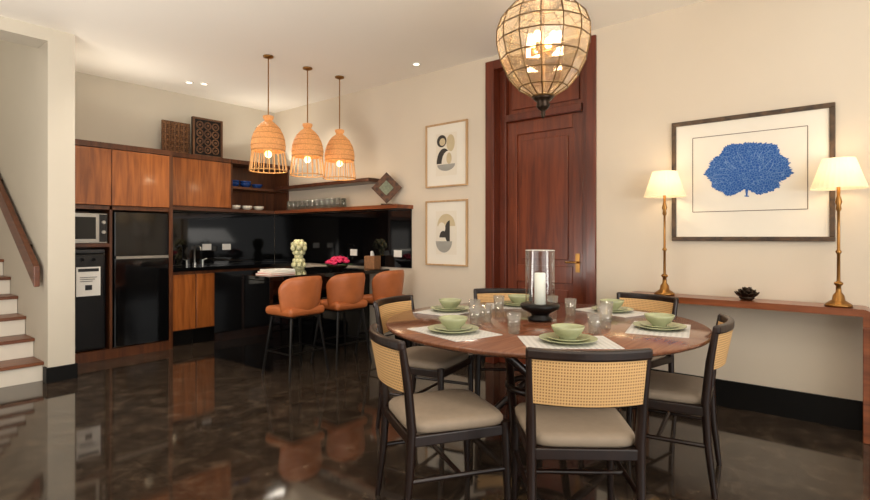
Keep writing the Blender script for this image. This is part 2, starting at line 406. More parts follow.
# fridge
fr=thing('refrigerator','glossy black two-door refrigerator in the cabinet niche','refrigerator',(2.33,6.3,0.1))
ob('fridge_body',MB().box(2.06,2.60,6.03,6.55,0.102,1.51),M_plastb,parent=fr,world=True)
ob('fridge_door',MB().box(2.06,2.60,5.98,6.028,1.05,1.51),M_fridge,parent=fr,world=True,bev=0.006)
ob('fridge_door',MB().box(2.06,2.60,5.98,6.028,0.11,1.03),M_fridge,parent=fr,world=True,bev=0.006)
ob('fridge_handle',MB().box(2.07,2.59,5.955,5.979,1.022,1.034).box(2.07,2.59,5.962,5.979,1.034,1.05),M_steel,parent=fr,world=True)
# microwave
mw=thing('microwave','stainless microwave oven with dark glass door in the niche','microwave',(1.82,6.3,1.185))
ob('microwave_body',MB().box(1.61,2.01,6.03,6.4,1.187,1.49),M_steel,parent=mw,world=True,bev=0.004)
ob('microwave_door',MB().box(1.62,1.93,6.015,6.029,1.20,1.48).box(1.65,1.90,6.011,6.014,1.23,1.45,m=1),[M_steel,M_fridge],parent=mw,world=True)
ob('control_panel',MB().box(1.935,2.005,6.018,6.029,1.20,1.48).cyl((1.97,6.018,1.40),(1.97,6.003,1.40),0.018,m=1).cyl((1.97,6.018,1.3),(1.97,6.003,1.3),0.018,m=1),[M_plastb,M_steel],parent=mw,world=True)
# water dispenser
wd=thing('water_dispenser','black water dispenser with white printed notice in the niche','water dispenser',(1.81,6.25,0.1))
ob('dispenser_body',MB().box(1.63,2.0,6.02,6.45,0.102,1.10),M_plastb,parent=wd,world=True,bev=0.03)
ob('dispenser_top',MB().box(1.65,1.98,6.0,6.4,1.08,1.125),M_gun,parent=wd,world=True,bev=0.012)
nb=MB().box(1.73,1.94,6.009,6.016,0.66,0.95)
for k in range(3): nb.box(1.76,1.91-0.02*k,6.006,6.009,0.845-k*0.02,0.850-k*0.02,m=1)
nb.box(1.805,1.865,6.006,6.009,0.72,0.77,m=1)
nb.box(1.745,1.925,6.006,6.009,0.905,0.935,m=1)
ob('notice_panel',nb,[M_white,M_gun],parent=wd,world=True)
for x in (1.78,1.88): ob('dispenser_tap',MB().cyl((x,6.01,1.03),(x,5.985,1.02),0.012,n=10),M_gun,parent=wd,world=True)
# carved panels
M_c1=carved('carved_brown',(132,90,56),(50,30,16),46); M_c2=carved('carved_dark',(96,62,40),(18,11,8),17)
M_c3=wood('carved_relief',(84,54,36),(124,88,60),0.5)
def plaque(loc,wd_,ht,m,label,rings=2):
    e=thing('carved_panel',label,'wall decor',loc)
    ob('panel',MB().box(-wd_/2,wd_/2,-0.015,0.015,0,ht),m,parent=e)
    f=MB(); t=0.022
    if rings>1:
        f.box(-wd_/2,wd_/2,-0.035,-0.015,0,t).box(-wd_/2,wd_/2,-0.035,-0.015,ht-t,ht).box(-wd_/2,-wd_/2+t,-0.035,-0.015,t,ht-t).box(wd_/2-t,wd_/2,-0.035,-0.015,t,ht-t)
        nx,ny=3,4
        for i in range(nx):
            for j in range(ny):
                cx=-wd_/2+0.04+(wd_-0.08)*(i+0.5)/nx; cz=0.04+(ht-0.08)*(j+0.5)/ny
                f.tube([(cx+0.040*math.cos(a*pi/6),-0.022,cz+0.042*math.sin(a*pi/6)) for a in range(12)],0.009,6,closed=True)
                f.ball((cx,-0.022,cz),0.018,n=8)
    else:
        for i in range(6):
            z=ht*(i+0.5)/6; f.tube([(-wd_/2+0.01,-0.02,z),(wd_/2-0.01,-0.02,z)],0.014,8)
            x=-wd_/2+wd_*(i+0.5)/6; f.tube([(x,-0.026,0.01),(x,-0.026,ht-0.01)],0.014,8)
    ob('relief',f,M_c1 if rings<2 else M_c3,parent=e); return e
plaque((2.90,6.47,2.243),0.33,0.40,M_c1,'brown woven square panel standing on the wall cabinet',1)
plaque((3.24,6.38,2.243),0.38,0.48,mat('panel_ground',(20,12,8),0.6,var=0.3),'dark carved square wooden panel standing on the wall cabinet')
# island
isl=thing('kitchen_island','black stone kitchen island with waterfall end panel','kitchen island',(3.5,4.8,0))
ob('worktop',MB().box(2.77,4.35,4.28,5.3,0.84,0.88),M_gran,parent=isl,world=True,bev=0.004)
ob('end_panel',MB().box(2.77,2.81,4.28,5.3,0.0,0.839),M_gran,parent=isl,world=True,bev=0.003)
ob('island_body',MB().box(2.811,4.35,4.62,5.28,0.0,0.839),M_gran,parent=isl,world=True)
for x,z in ((3.35,1.12),(3.62,1.12)):
    ob('power_outlet',MB().box(x-0.06,x+0.06,YB-0.024,YB-0.0145,z-0.04,z+0.04),M_white,label='white power outlet on the black splashback',cat='outlet',group='power outlets',bev=0.003)
for y in (4.15,4.9):
    ob('power_outlet',MB().box(4.345,4.3555,y-0.06,y+0.06,1.02,1.10),M_white,label='white power outlet on the side splashback',cat='outlet',group='power outlets',bev=0.003)

# ---------- bowls, glasses on shelves ----------
def bowl_mesh(R,Hh,t=0.004,foot=0.45):
    m=MB(); pr=[(0.0005,0.0),(R*foot,0),(R*foot,Hh*0.1),(R*0.78,Hh*0.42),(R*0.95,Hh*0.8),(R,Hh),(R-t,Hh),(R*0.92-t,Hh*0.8),(R*0.74,Hh*0.47),(R*0.4,Hh*0.18),(0.0005,Hh*0.15)]
    return m.lathe(pr,28)
first=None
for i,x in enumerate((3.62,3.79,3.96)):
    for k in range(2 if i<2 else 1):
        z=1.901+0.03*k
        if first is None: first=ob('bowl',bowl_mesh(0.075,0.06),M_blue,loc=(x,6.42,z),label='blue glazed bowl on the open shelf',cat='bowl',group='blue bowls on the open shelf')
        else: dup(first,(x,6.42,z))
first=None
for i,x in enumerate((3.62,3.79,3.96)):
    for k in range(2):
        z=1.607+0.015*k
        if first is None: first=ob('small_bowl',bowl_mesh(0.07,0.04),M_cream,loc=(x,6.38,z),label='cream ceramic bowl on the ledge shelf',cat='bowl',group='cream bowls on the ledge')
        else: dup(first,(x,6.38,z))
def glass_mesh(r0,r1,h,t=0.002):
    return MB().lathe([(0.0005,0.0),(r0,0),(r1,h),(r1-t,h),(r0-t,0.008),(0.0005,0.008)],20)
M_gshelf=glass('shelf_glass',(236,240,236),0.3,0.03,milk=0.12,milkc=(235,240,235))
first=None
for i in range(11):
    for k in range(2):
        l=(4.17+0.09*k,4.98+i*0.1,1.606)
        if first is None: first=ob('drinking_glass',glass_mesh(0.034,0.03,0.12),M_gshelf,loc=l,label='clear drinking glass on the ledge shelf',cat='glass',group='glasses on the ledge')
        else: dup(first,l)
dm=thing('diamond_ornament','dark diamond-shaped carved ornament on the ledge','ornament',(4.24,4.22,1.607),rz=math.radians(-60))
Tt=Matrix.Translation((0,0,0.20))@Matrix.Rotation(pi/4,4,'Y')
ob('plate',MB().box(-0.125,0.125,-0.012,0.012,-0.125,0.125,T=Tt),M_c2,parent=dm)
f=MB().box(-0.06,0.06,-0.02,-0.012,-0.06,0.06,T=Tt); ob('inset',f,mat('sage_glaze',(120,128,104),0.5,var=0.3,vscale=40),parent=dm)
ob('foot',MB().box(-0.06,0.06,-0.03,0.03,0,0.02),M_iron,parent=dm)

# ---------- items on the island ----------
zi=0.881
c3=[(200,60,40),(235,228,215),(60,90,120)]
for i,c in enumerate(c3):
    m=MB().box(-0.15+0.01*i,0.15-0.01*i,-0.11,0.11,0,0.012,m=1).box(-0.15+0.01*i,0.152-0.01*i,-0.112,0.112,0.012,0.0145)
    m.box(-0.15+0.01*i,0.152-0.01*i,-0.112,0.112,-0.002,0.0,m=0)
    ob('magazine',m,[mat('cover_%d'%i,c if i<2 else (225,225,220),0.4,var=0.15,vscale=12),M_paper],loc=(2.98+0.01*i,4.5,zi+0.0025+i*0.0175),rz=0.1-0.12*i,label='magazine lying on the island worktop',cat='magazine',group='magazines on the island')
va=thing('ceramic_figurine','pale green and white sculptural ceramic figurine on the island worktop','figurine',(3.70,5.12,zi))
vm=MB()
for i,(zz,rr) in enumerate(((0.045,0.085),(0.09,0.06),(0.14,0.035),(0.19,0.06),(0.24,0.10),(0.28,0.085),(0.31,0.05))):
    for k in range(6):
        t=2*pi*k/6+i*0.5
        vm.ball((rr*0.75*math.cos(t),rr*0.75*math.sin(t),zz),0.028,n=10,sc=(1,1,1.15))
vm.lathe([(0.0005,0),(0.07,0),(0.04,0.04),(0.03,0.13),(0.05,0.28),(0.05,0.31),(0.0005,0.32)],20)
ob('figurine_body',vm,mat('figurine_glaze',(206,204,160),0.3,var=0.35,vscale=18),parent=va)
fb=thing('flower_bowl','dark bowl filled with pink blossoms on the island','flower bowl',(3.80,4.55,zi))
ob('bowl',bowl_mesh(0.12,0.06),M_iron,parent=fb)
for k in range(13):
    t=k*2.4; rr=0.12*math.sqrt(k/13); fm=MB()
    for q in range(6):
        a=q*pi/3
        fm.ball((0.022*math.cos(a),0.022*math.sin(a),0.008*(q%2)),0.02,n=8,sc=(1,1,0.75))
    fm.ball((0,0,0.018),0.016,n=8)
    ob('blossom',fm,M_pink,parent=fb,loc=(rr*math.cos(t),rr*math.sin(t),0.125-0.4*rr+0.012*(k%3)))
for k in range(6):
    a=k*1.05+0.3
    ob('leaf',MB().ball((0,0,0),0.04,n=8,sc=(1,0.45,0.12)),M_leaf,parent=fb,loc=(0.13*math.cos(a),0.13*math.sin(a),0.065),rz=a)
tb=thing('tissue_box','woven brown tissue box on the island worktop','tissue box',(4.24,4.45,zi),rz=0.2)
ob('box_body',MB().box(-0.07,0.07,-0.07,0.07,0,0.15),mat('tissue_box_wood',(138,96,62),0.6,var=0.2,vscale=40),parent=tb,bev=0.006)
ob('tissue',MB().add([(-0.04,0,0.151),(0.04,0,0.151),(0.03,0.01,0.20),(-0.02,-0.01,0.21),(0.0,0.02,0.151),(0,0.03,0.2)],[(0,1,2,3),(0,4,5,3)],smooth=True),M_white,parent=tb)

# ---------- bar stools ----------
def stool(loc,rz):
    e=thing('bar_stool','tan leather bar stool with curved back and black legs','stool',loc,rz,group='bar stools at the island')
    ob('seat',MB().box(-0.2,0.2,-0.19,0.2,0.545,0.625),M_leather,parent=e,bev=0.035)
    bk=MB().arc(0.232,0.20,-pi/2-1.25,-pi/2+1.25,lambda u:0.575,lambda u:0.90-0.05*abs(u)**3-0.05*abs(u)**8,0.034,n=30,nz=8,flare=lambda w:0.86+0.17*w**0.8)
    ob('backrest',bk,M_leather,parent=e)
    for sx in (-1,1):
        for sy in (-1,1):
            ob('leg',MB().cyl((sx*0.15,sy*0.14,0.545),(sx*0.215,sy*0.2,0.0),0.015,0.010,10),M_steelb,parent=e)
    fr_=MB()
    P=[(0.19,0.175,0.22),(-0.19,0.175,0.22),(-0.19,-0.175,0.22),(0.19,-0.175,0.22)]
    for i in range(4): fr_.cyl(P[i],P[(i+1)%4],0.008,n=8)
    ob('footrest',fr_,M_steelb,parent=e)
    ob('under_frame',MB().box(-0.165,0.165,-0.155,0.155,0.53,0.545),M_steelb,parent=e)
    return e
s0=stool((2.90,4.06,0),0.03)
dup(s0,(3.44,4.06,0),-0.03); dup(s0,(4.02,4.06,0),0.03)

# ---------- pendants ----------
pd=thing('pendant_lamp','woven rattan bell pendant lamp hanging over the island','pendant lamp',(2.95,4.58,1.90),group='rattan pendant lamps')
bell=[(0.156,0.20),(0.160,0.23),(0.160,0.27),(0.150,0.33),(0.132,0.38),(0.105,0.43),(0.075,0.465),(0.05,0.485),(0.035,0.50),(0.05,0.525),(0.05,0.545),(0.02,0.555)]
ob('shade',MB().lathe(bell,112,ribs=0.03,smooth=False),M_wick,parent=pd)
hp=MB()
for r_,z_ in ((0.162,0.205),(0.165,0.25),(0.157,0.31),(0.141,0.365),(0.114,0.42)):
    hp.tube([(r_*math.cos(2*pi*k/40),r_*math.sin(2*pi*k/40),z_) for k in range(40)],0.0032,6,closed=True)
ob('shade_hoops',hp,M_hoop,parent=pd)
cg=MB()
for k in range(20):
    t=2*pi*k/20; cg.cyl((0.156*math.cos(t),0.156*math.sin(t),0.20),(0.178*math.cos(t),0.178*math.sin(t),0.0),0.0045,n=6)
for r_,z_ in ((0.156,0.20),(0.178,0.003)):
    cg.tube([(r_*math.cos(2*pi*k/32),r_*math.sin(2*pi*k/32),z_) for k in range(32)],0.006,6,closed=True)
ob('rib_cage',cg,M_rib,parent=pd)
ob('cord',MB().cyl((0,0,0.55),(0,0,1.12),0.006,n=8),M_brass,parent=pd)
ob('canopy',MB().lathe([(0.0005,1.139),(0.05,1.139),(0.05,1.125),(0.012,1.11),(0.0005,1.11)],20),M_brass,parent=pd)
ob('bulb',MB().ball((0,0,0.17),0.035),M_bulbs,parent=pd)
light('POINT','bulb_light',(0,0,0.10),2.2,(1,0.78,0.5),0.04,parent=pd)
dup(pd,(3.42,4.58,1.90)); dup(pd,(3.84,4.56,1.90))

# ---------- recessed lights ----------
for i,(x,y) in enumerate(((2.86,6.05),(3.0,5.97),(4.05,3.6))):
    e=thing('recessed_downlight','small white recessed ceiling downlight','ceiling light',(x,y,ZC-0.012),group='ceiling downlights')
    ob('trim_ring',MB().lathe([(0.045,0.011),(0.045,0),(0.033,0),(0.033,0.011)],20),M_white,parent=e)
    ob('lens',MB().disc(0.033,0.004,20),mat('downlight_lens_%d'%i,(255,240,220),0.5,emit=(255,235,205),estr=4,var=0.01),parent=e)

# ---------- dining table ----------
TL,TD=0.63,3.15
tx,ty=W(TL,TD)
tb=thing('dining_table','round brown wooden dining table with crossed legs','table',(tx,ty,0))
ob('tabletop',MB().lathe([(0.0005,0.715),(0.88,0.715),(0.915,0.73),(0.92,0.742),(0.915,0.75),(0.0005,0.75)],96),M_table,parent=tb)
for k in range(4):
    a=pi/4+k*pi/2+0.3; b2=a+2.3
    ob('leg',MB().cyl((0.40*math.cos(a),0.40*math.sin(a),0.715),(0.46*math.cos(b2),0.46*math.sin(b2),0.0),0.026,0.022,12),M_frame,parent=tb)
ob('collar',MB().tube([(0.19*math.cos(2*pi*k/32),0.19*math.sin(2*pi*k/32),0.36) for k in range(32)],0.02,8,closed=True),M_frame,parent=tb)
ob('apron',MB().lathe([(0.46,0.67),(0.46,0.714),(0.40,0.714),(0.40,0.67),(0.46,0.67)],48,smooth=False),M_frame,parent=tb)

# ---------- dining chairs ----------
def chair(loc,rz,label):
    e=thing('dining_chair',label,'chair',loc,rz,group='dining chairs around the table')
    for sx in (-1,1):
        ob('back_leg',MB().tube([(sx*0.215,-0.255,0),(sx*0.21,-0.225,0.25),(sx*0.21,-0.215,0.45),(sx*0.216,-0.235,0.65),(sx*0.224,-0.262,0.82)],[0.013,0.018,0.021,0.019,0.014],12),M_frame,parent=e)
        ob('front_leg',MB().tube([(sx*0.225,0.225,0),(sx*0.222,0.215,0.25),(sx*0.218,0.21,0.445)],[0.013,0.018,0.021],12),M_frame,parent=e)
    sf=MB().box(-0.215,0.215,0.19,0.225,0.385,0.43).box(-0.205,0.205,-0.23,-0.20,0.385,0.43)
    for sx in (-1,1): sf.box(sx*0.212-0.014,sx*0.212+0.014,-0.21,0.2,0.385,0.43)
    ob('seat_frame',sf,M_frame,parent=e,bev=0.005)
    pad=MB(); n=36
    def ring(k,z):
        pts=[]
        for i in range(n):
            t=2*pi*i/n; c=math.cos(t); s_=math.sin(t)
            x=math.copysign(abs(c)**0.35,c); y=math.copysign(abs(s_)**0.35,s_)
            wdt=0.226+0.014*y
            pts.append((x*wdt*k,y*0.225*k+0.002,z))
        return pts
    R=[ring(0.97,0.431),ring(1.0,0.440),ring(1.0,0.458),ring(0.96,0.471),ring(0.8,0.477),ring(0.4,0.480)]
    vs=[p for r_ in R for p in r_]; fs=[]
    for i in range(len(R)-1):
        for k in range(n): fs.append((i*n+k,i*n+(k+1)%n,(i+1)*n+(k+1)%n,(i+1)*n+k))
    fs.append(tuple(range(n))); fs.append(tuple(range((len(R)-1)*n,len(R)*n)))
    pad.add(vs,fs,0,True)
    ob('seat',pad,M_pad,parent=e)
    def curve(zc,yb,wd_,bow,n=17): 
        return [(wd_*u,yb-bow*(1-u*u),zc) for u in [-1+2*i/(n-1) for i in range(n)]]
    tr_=MB(); 
    cv=curve(0,-0.262,0.238,0.055)
    vs=[];fs=[]
    for (x,y,z) in cv:
        for dy,dz in ((-0.016,0.787),(0.016,0.787),(0.016,0.83),(-0.016,0.83)): vs.append((x,y+dy,dz))
    for i in range(len(cv)-1):
        for k in range(4): fs.append((i*4+k,i*4+(k+1)%4,(i+1)*4+(k+1)%4,(i+1)*4+k))
    fs.append((0,1,2,3)); fs.append(tuple(range(len(cv)*4-4,len(cv)*4)))
    tr_.add(vs,fs); ob('top_rail',tr_,M_frame,parent=e,bev=0.010)
    ob('lower_rail',MB().tube(curve(0.615,-0.235,0.208,0.045),0.011,8),M_frame,parent=e)
    cp=MB();vs=[];fs=[]
    N=20
    for i in range(N+1):
        u=-1+2*i/N
        for z,yb,bw in ((0.612,-0.235,0.045),(0.70,-0.247,0.05),(0.79,-0.259,0.055)):
            ww=0.208+ (z-0.612)*0.05
            y=yb-bw*(1-u*u)
            vs.append((ww*u,y-0.014,z)); vs.append((ww*u,y+0.012,z))
    for i in range(N):
        for j in range(2):
            a=i*6+j*2; bq=a+6
            fs.append((a,bq,bq+2,a+2)); fs.append((a+1,bq+1,bq+3,a+3))
    cp.add(vs,fs,0,True); ob('cane_panel',cp,M_cane,parent=e)
    for sx in (-1,1): ob('side_stretcher',MB().cyl((sx*0.211,-0.226,0.24),(sx*0.223,0.216,0.24),0.011,n=8),M_frame,parent=e)
    ob('cross_stretcher',MB().cyl((-0.216,0.0,0.24),(0.216,0.0,0.24),0.011,n=8),M_frame,parent=e)
    return e
CL='dark-stained wooden dining chair with woven cane backrest and taupe seat'
def place(Lb,Db,face):
    fa_=math.radians(face); dx,dy=W(math.cos(fa_),math.sin(fa_))
    x,y=W(Lb,Db); x+=dx*0.25; y+=dy*0.25
    return (x,y,0),math.atan2(dy,dx)-pi/2
specs=[(0.585,2.01,88),(-0.20,2.35,20),(1.445,2.70,149),(1.53,3.82,218),(-0.27,3.62,-28),(0.55,4.25,-92)]
c0=None
for s_ in specs:
    l,r_=place(*s_)
    if c0 is None: c0=chair(l,r_,CL)
    else: dup(c0,l,r_)

# ---------- table settings ----------
zt=0.7505
def T_(rl,rd): 
    x,y=W(TL+rl,TD+rd); return x,y
mat0=pl0=sp0=bw0=None
for a in (-144,-90,-27,33,143,92):
    ar=math.radians(a); r=0.66
    x,y=T_(r*math.cos(ar),r*math.sin(ar)); rz=math.atan2(y-ty,x-tx)+pi/2
    if mat0 is None:
        mat0=ob('placemat',MB().box(-0.215,0.215,-0.15,0.15,0,0.003),M_mat,loc=(x,y,zt),rz=rz,label='pale grey woven placemat on the dining table',cat='placemat',group='placemats')
        pl0=ob('dinner_plate',MB().lathe([(0.0005,0),(0.08,0),(0.085,0.004),(0.135,0.018),(0.136,0.021),(0.132,0.021),(0.085,0.009),(0.0005,0.008)],36),M_green,loc=(x,y,zt+0.0032),label='celadon green dinner plate on a placemat',cat='plate',group='dinner plates')
        sp0=ob('side_plate',MB().lathe([(0.0005,0),(0.06,0),(0.065,0.003),(0.10,0.014),(0.101,0.017),(0.098,0.017),(0.06,0.007),(0.0005,0.006)],32),M_green,loc=(x,y,zt+0.012),label='celadon green small plate stacked on a dinner plate',cat='plate',group='small plates')
        bw0=ob('soup_bowl',bowl_mesh(0.078,0.06,foot=0.5),M_green,loc=(x,y,zt+0.0185),label='celadon green bowl stacked on the plates',cat='bowl',group='soup bowls')
    else:
        dup(mat0,(x,y,zt),rz); dup(pl0,(x,y,zt+0.0032)); dup(sp0,(x,y,zt+0.012)); dup(bw0,(x,y,zt+0.0185))
M_tumb=glass('tumbler_glass',(246,248,246),0.2,0.03,milk=0.07,milkc=(250,250,245))
g0=None
for rl,rd in ((-0.40,-0.16),(-0.33,-0.06),(-0.22,-0.42),(0.2,-0.42),(0.30,-0.28),(0.36,-0.06),(0.24,0.22),(0.16,0.38),(-0.2,0.38),(-0.38,0.16),(0.42,0.06)):
    x,y=T_(rl,rd)
    if g0 is None: g0=ob('tumbler',glass_mesh(0.03,0.038,0.105,0.003),M_tumb,loc=(x,y,zt),label='clear glass tumbler on the dining table',cat='glass',group='tumblers on the table')
    else: dup(g0,(x,y,zt))
hu=thing('hurricane_candle_holder','glass hurricane candle holder with dark footed base and candle','candle holder',(tx,ty,zt))
ob('base',MB().lathe([(0.0005,0),(0.07,0),(0.072,0.015),(0.05,0.03),(0.06,0.045),(0.11,0.07),(0.118,0.09),(0.112,0.10),(0.0005,0.095)],36),M_steelb,parent=hu)
ob('glass_cylinder',MB().lathe([(0.086,0.101),(0.086,0.42)],40),M_glass,parent=hu)
ob('glass_rim',MB().tube([(0.086*math.cos(2*pi*k/40),0.086*math.sin(2*pi*k/40),0.42) for k in range(40)],0.002,6,closed=True),M_cream,parent=hu)
ob('candle',MB().lathe([(0.0005,0.098),(0.033,0.098),(0.033,0.28),(0.028,0.285),(0.0005,0.28)],24),M_candle,parent=hu)
ob('wick',MB().cyl((0,0,0.28),(0,0,0.295),0.0015,n=6),M_black,parent=hu)

# ---------- chandelier ----------
cx,cy=W(0.648,3.15)
ch=thing('lantern_chandelier','faceted leaded glass lantern chandelier over the dining table','chandelier',(cx,cy,1.958))
pr=[(0.062,0.135),(0.145,0.185),(0.21,0.26),(0.255,0.355),(0.278,0.455),(0.276,0.535),(0.248,0.61),(0.195,0.665),(0.13,0.69)]
n=14
gl=MB().lathe(pr,n,smooth=False); ob('glass_panes',gl,M_lglass,parent=ch)
fm=MB()
for i,(r_,z_) in enumerate(pr):
    fm.tube([(r_*math.cos(2*pi*k/n),r_*math.sin(2*pi*k/n),z_) for k in range(n)],0.0042 if 0<i<len(pr)-1 else 0.008,6,closed=True)
for k in range(n):
    t=2*pi*k/n
    for i in range(len(pr)-1):
        a,b_=pr[i],pr[i+1]
        fm.cyl((a[0]*math.cos(t),a[0]*math.sin(t),a[1]),(b_[0]*math.cos(t),b_[0]*math.sin(t),b_[1]),0.0042,n=6)
ob('lead_frame',fm,M_lead,parent=ch)
ob('finial',MB().lathe([(0.0005,0),(0.008,0.01),(0.014,0.03),(0.01,0.045),(0.03,0.06),(0.042,0.08),(0.036,0.10),(0.055,0.115),(0.066,0.135),(0.0005,0.14)],24),M_iron,parent=ch)
ob('crown',MB().lathe([(0.135,0.685),(0.145,0.70),(0.12,0.73),(0.07,0.76),(0.04,0.80),(0.05,0.83),(0.02,0.86),(0.0005,0.87)],24),M_iron,parent=ch)
ob('stem',MB().cyl((0,0,0.86),(0,0,1.08),0.008,n=8).lathe([(0.0005,1.05),(0.06,1.06),(0.065,1.081),(0.0005,1.081)],20),M_iron,parent=ch)
ob('candle_arms',MB().cyl((0,0,0.14),(0,0,0.8),0.006,n=8).cyl((-0.07,0,0.40),(0.07,0,0.40),0.006,n=8).cyl((0,-0.07,0.40),(0,0.07,0.40),0.006,n=8),M_brass,parent=ch)
for k in range(4):
    t=k*pi/2
    ob('candle_sleeve',MB().cyl((0.07*math.cos(t),0.07*math.sin(t),0.39),(0.07*math.cos(t),0.07*math.sin(t),0.44),0.012),M_brass,parent=ch)
    ob('bulb',MB().ball((0.07*math.cos(t),0.07*math.sin(t),0.475),0.024,sc=(1,1,1.5)),M_bulb,parent=ch)
light('POINT','bulb_light',(0,0,0.52),16,(1,0.82,0.6),0.08,parent=ch)

# ---------- console ----------
co=thing('console_table','narrow teak console table against the wall','console table',(4.24,0.72,0))
prof=[(1.47,0.765),(1.47,0.81)]+[(0.03+0.05*math.cos(pi/2+a*pi/16),0.76+0.05*math.sin(pi/2+a*pi/16)) for a in range(9)]+[(-0.02,0.70),(0.03,0.70),(0.03,0.765)]
cm_=MB(); np_=len(prof)
cm_.add([(4.10,y,z) for y,z in prof]+[(XW-0.022,y,z) for y,z in prof],[tuple(range(np_)),tuple(range(np_,2*np_))]+[(i,(i+1)%np_,(i+1)%np_+np_,i+np_) for i in range(np_)])
ob('top',cm_,M_console,parent=co,world=True)
ob('leg',MB().box(4.10,XW-0.025,-0.02,0.03,0,0.699),M_console,parent=co,world=True,bev=0.004)
ob('leg',MB().box(4.10,XW-0.025,1.36,1.41,0,0.765),M_console,parent=co,world=True,bev=0.006)
tl=thing('table_lamp','brass candlestick table lamp with pleated cream shade','table lamp',(4.19,1.2,0.811),group='table lamps on the console')
ob('base',MB().lathe([(0.0005,0),(0.072,0),(0.074,0.012),(0.058,0.025),(0.035,0.04),(0.03,0.07),(0.016,0.09),(0.014,0.13),(0.024,0.14),(0.024,0.15),(0.010,0.16)],28),M_brass,parent=tl)
ob('stem',MB().lathe([(0.010,0.155),(0.009,0.33),(0.018,0.345),(0.009,0.36),(0.008,0.60),(0.016,0.615),(0.012,0.64),(0.02,0.66),(0.010,0.70),(0.010,0.78),(0.0005,0.78)],20),M_brass,parent=tl)
sh=MB();n=60;vs=[];fs=[]
for r_,z_ in ((0.147,0.745),(0.115,0.84),(0.085,0.935)):
    for k in range(n):
        t=2*pi*k/n; q=r_*(1+0.018*(k%2)); vs.append((q*math.cos(t),q*math.sin(t),z_))
for i in range(2):
    for k in range(n): fs.append((i*n+k,i*n+(k+1)%n,(i+1)*n+(k+1)%n,(i+1)*n+k))
sh.add(vs,fs,0,False); ob('lamp_shade',sh,M_shadem,parent=tl)
ob('bulb',MB().ball((0,0,0.83),0.026),M_bulb,parent=tl)
light('POINT','bulb_light',(0,0,0.85),2.0,(1,0.78,0.52),0.05,parent=tl)
dup(tl,(4.19,0.15,0.811))
lo=MB()
for ring_,(nn,rr,tilt) in enumerate(((10,0.045,0.75),(8,0.03,1.0),(6,0.014,1.3))):
    for k in range(nn):
        a=2*pi*k/nn+ring_*0.3
        T=Matrix.Rotation(a,4,'Z')@Matrix.Translation((rr,0,0.026+0.010*ring_))@Matrix.Rotation(-tilt,4,'Y')
        lo.ball((0.018,0,0),0.027,n=8,sc=(1.0,0.8,0.3),T=T)
lo.lathe([(0.0005,0),(0.035,0),(0.05,0.012),(0.045,0.03),(0.0005,0.035)],20)
ob('lotus_ornament',lo,M_iron,loc=(4.22,0.66,0.811),label='dark bronze lotus flower ornament on the console table',cat='ornament')

# ---------- pictures ----------
def frame(yc,z0,z1,wd_,fw,fm_,label,dep=0.028):
    e=thing('framed_picture',label,'picture',(XW-0.001,yc,z0))
    h_=z1-z0
    f=MB(); f.box(-dep,0,-wd_/2,wd_/2,0,fw).box(-dep,0,-wd_/2,wd_/2,h_-fw,h_).box(-dep,0,-wd_/2,-wd_/2+fw,fw,h_-fw).box(-dep,0,wd_/2-fw,wd_/2,fw,h_-fw)
    ob('frame',f,fm_,parent=e,bev=0.004)
    ob('mat_board',MB().box(-0.012,-0.002,-wd_/2+fw,wd_/2-fw,fw,h_-fw),M_paper,parent=e)
    return e,h_
M_fr=wood('dark_bamboo_frame',(44,32,22),(92,68,44),0.4,(9,9,9))
big,h_=frame(0.682,1.22,2.14,1.02,0.032,M_fr,'large framed print of a blue sea fan coral')
M_art=mat('print_paper',(228,220,204),0.9,var=0.02,vscale=5)
M_line=mat('print_line',(110,94,84),0.9,var=0.02)
def strip(mb,p,q,w,x,m=0,w2=None):
    p=Vector((0,)+tuple(p));q=Vector((0,)+tuple(q));d=(q-p)
    if d.length<1e-6: return
    d.normalize(); nrm=Vector((0,-d.z,d.y)); a=nrm*w/2; c=nrm*(w if w2 is None else w2)/2
    mb.add([(x,*(p+a)[1:]),(x,*(p-a)[1:]),(x,*(q-c)[1:]),(x,*(q+c)[1:])],[(0,1,2,3)],m)
ln=MB(); yy,za,zb=0.36,0.22,0.785
for p,q in (((-yy,za),(yy,za)),((yy,za),(yy,zb)),((yy,zb),(-yy,zb)),((-yy,zb),(-yy,za))): strip(ln,p,q,0.005,-0.0135)
ob('print_border',ln,M_line,parent=big)
M_coral,nt,b=newmat('coral_blue_ink')
tc=nt.nodes.new('ShaderNodeTexCoord'); v=nt.nodes.new('ShaderNodeTexVoronoi'); v.feature='DISTANCE_TO_EDGE'; v.inputs['Scale'].default_value=60
nt.links.new(tc.outputs['Object'],v.inputs['Vector'])
r=nt.nodes.new('ShaderNodeValToRGB'); r.color_ramp.elements[0].position=0.0; r.color_ramp.elements[1].position=0.09
r.color_ramp.elements[0].color=lin((110,142,190)); r.color_ramp.elements[1].color=lin((30,84,156))
nt.links.new(v.outputs['Distance'],r.inputs['Fac']); nt.links.new(r.outputs['Color'],b.inputs['Base Color']); b.inputs['Roughness'].default_value=0.9
cm=MB(); rg=random.Random(7)
N=300; vs=[(-0.015,0,0.49)]
for i in range(N):
    t=2*pi*i/N
    ct,s_=math.cos(t),math.sin(t)
    R=1+0.04*math.sin(6*t+1)+0.035*math.sin(11*t+2)+0.08*(rg.random()-0.5)
    hx=0.262*(1+0.03*(-s_)); hz=0.205 if s_>0 else 0.185
    dn=math.atan2(math.sin(t+pi/2),math.cos(t+pi/2)); R*=1-0.26*math.exp(-(dn/0.22)**2)
    vs.append((-0.015,hx*R*ct,0.51+hz*R*s_))
cm.add(vs,[(0,1+i,1+(i+1)%N) for i in range(N)])
strip(cm,(0.0,0.325),(0.0,0.40),0.010,-0.0152,w2=0.024); strip(cm,(-0.014,0.323),(0.014,0.327),0.008,-0.0153)
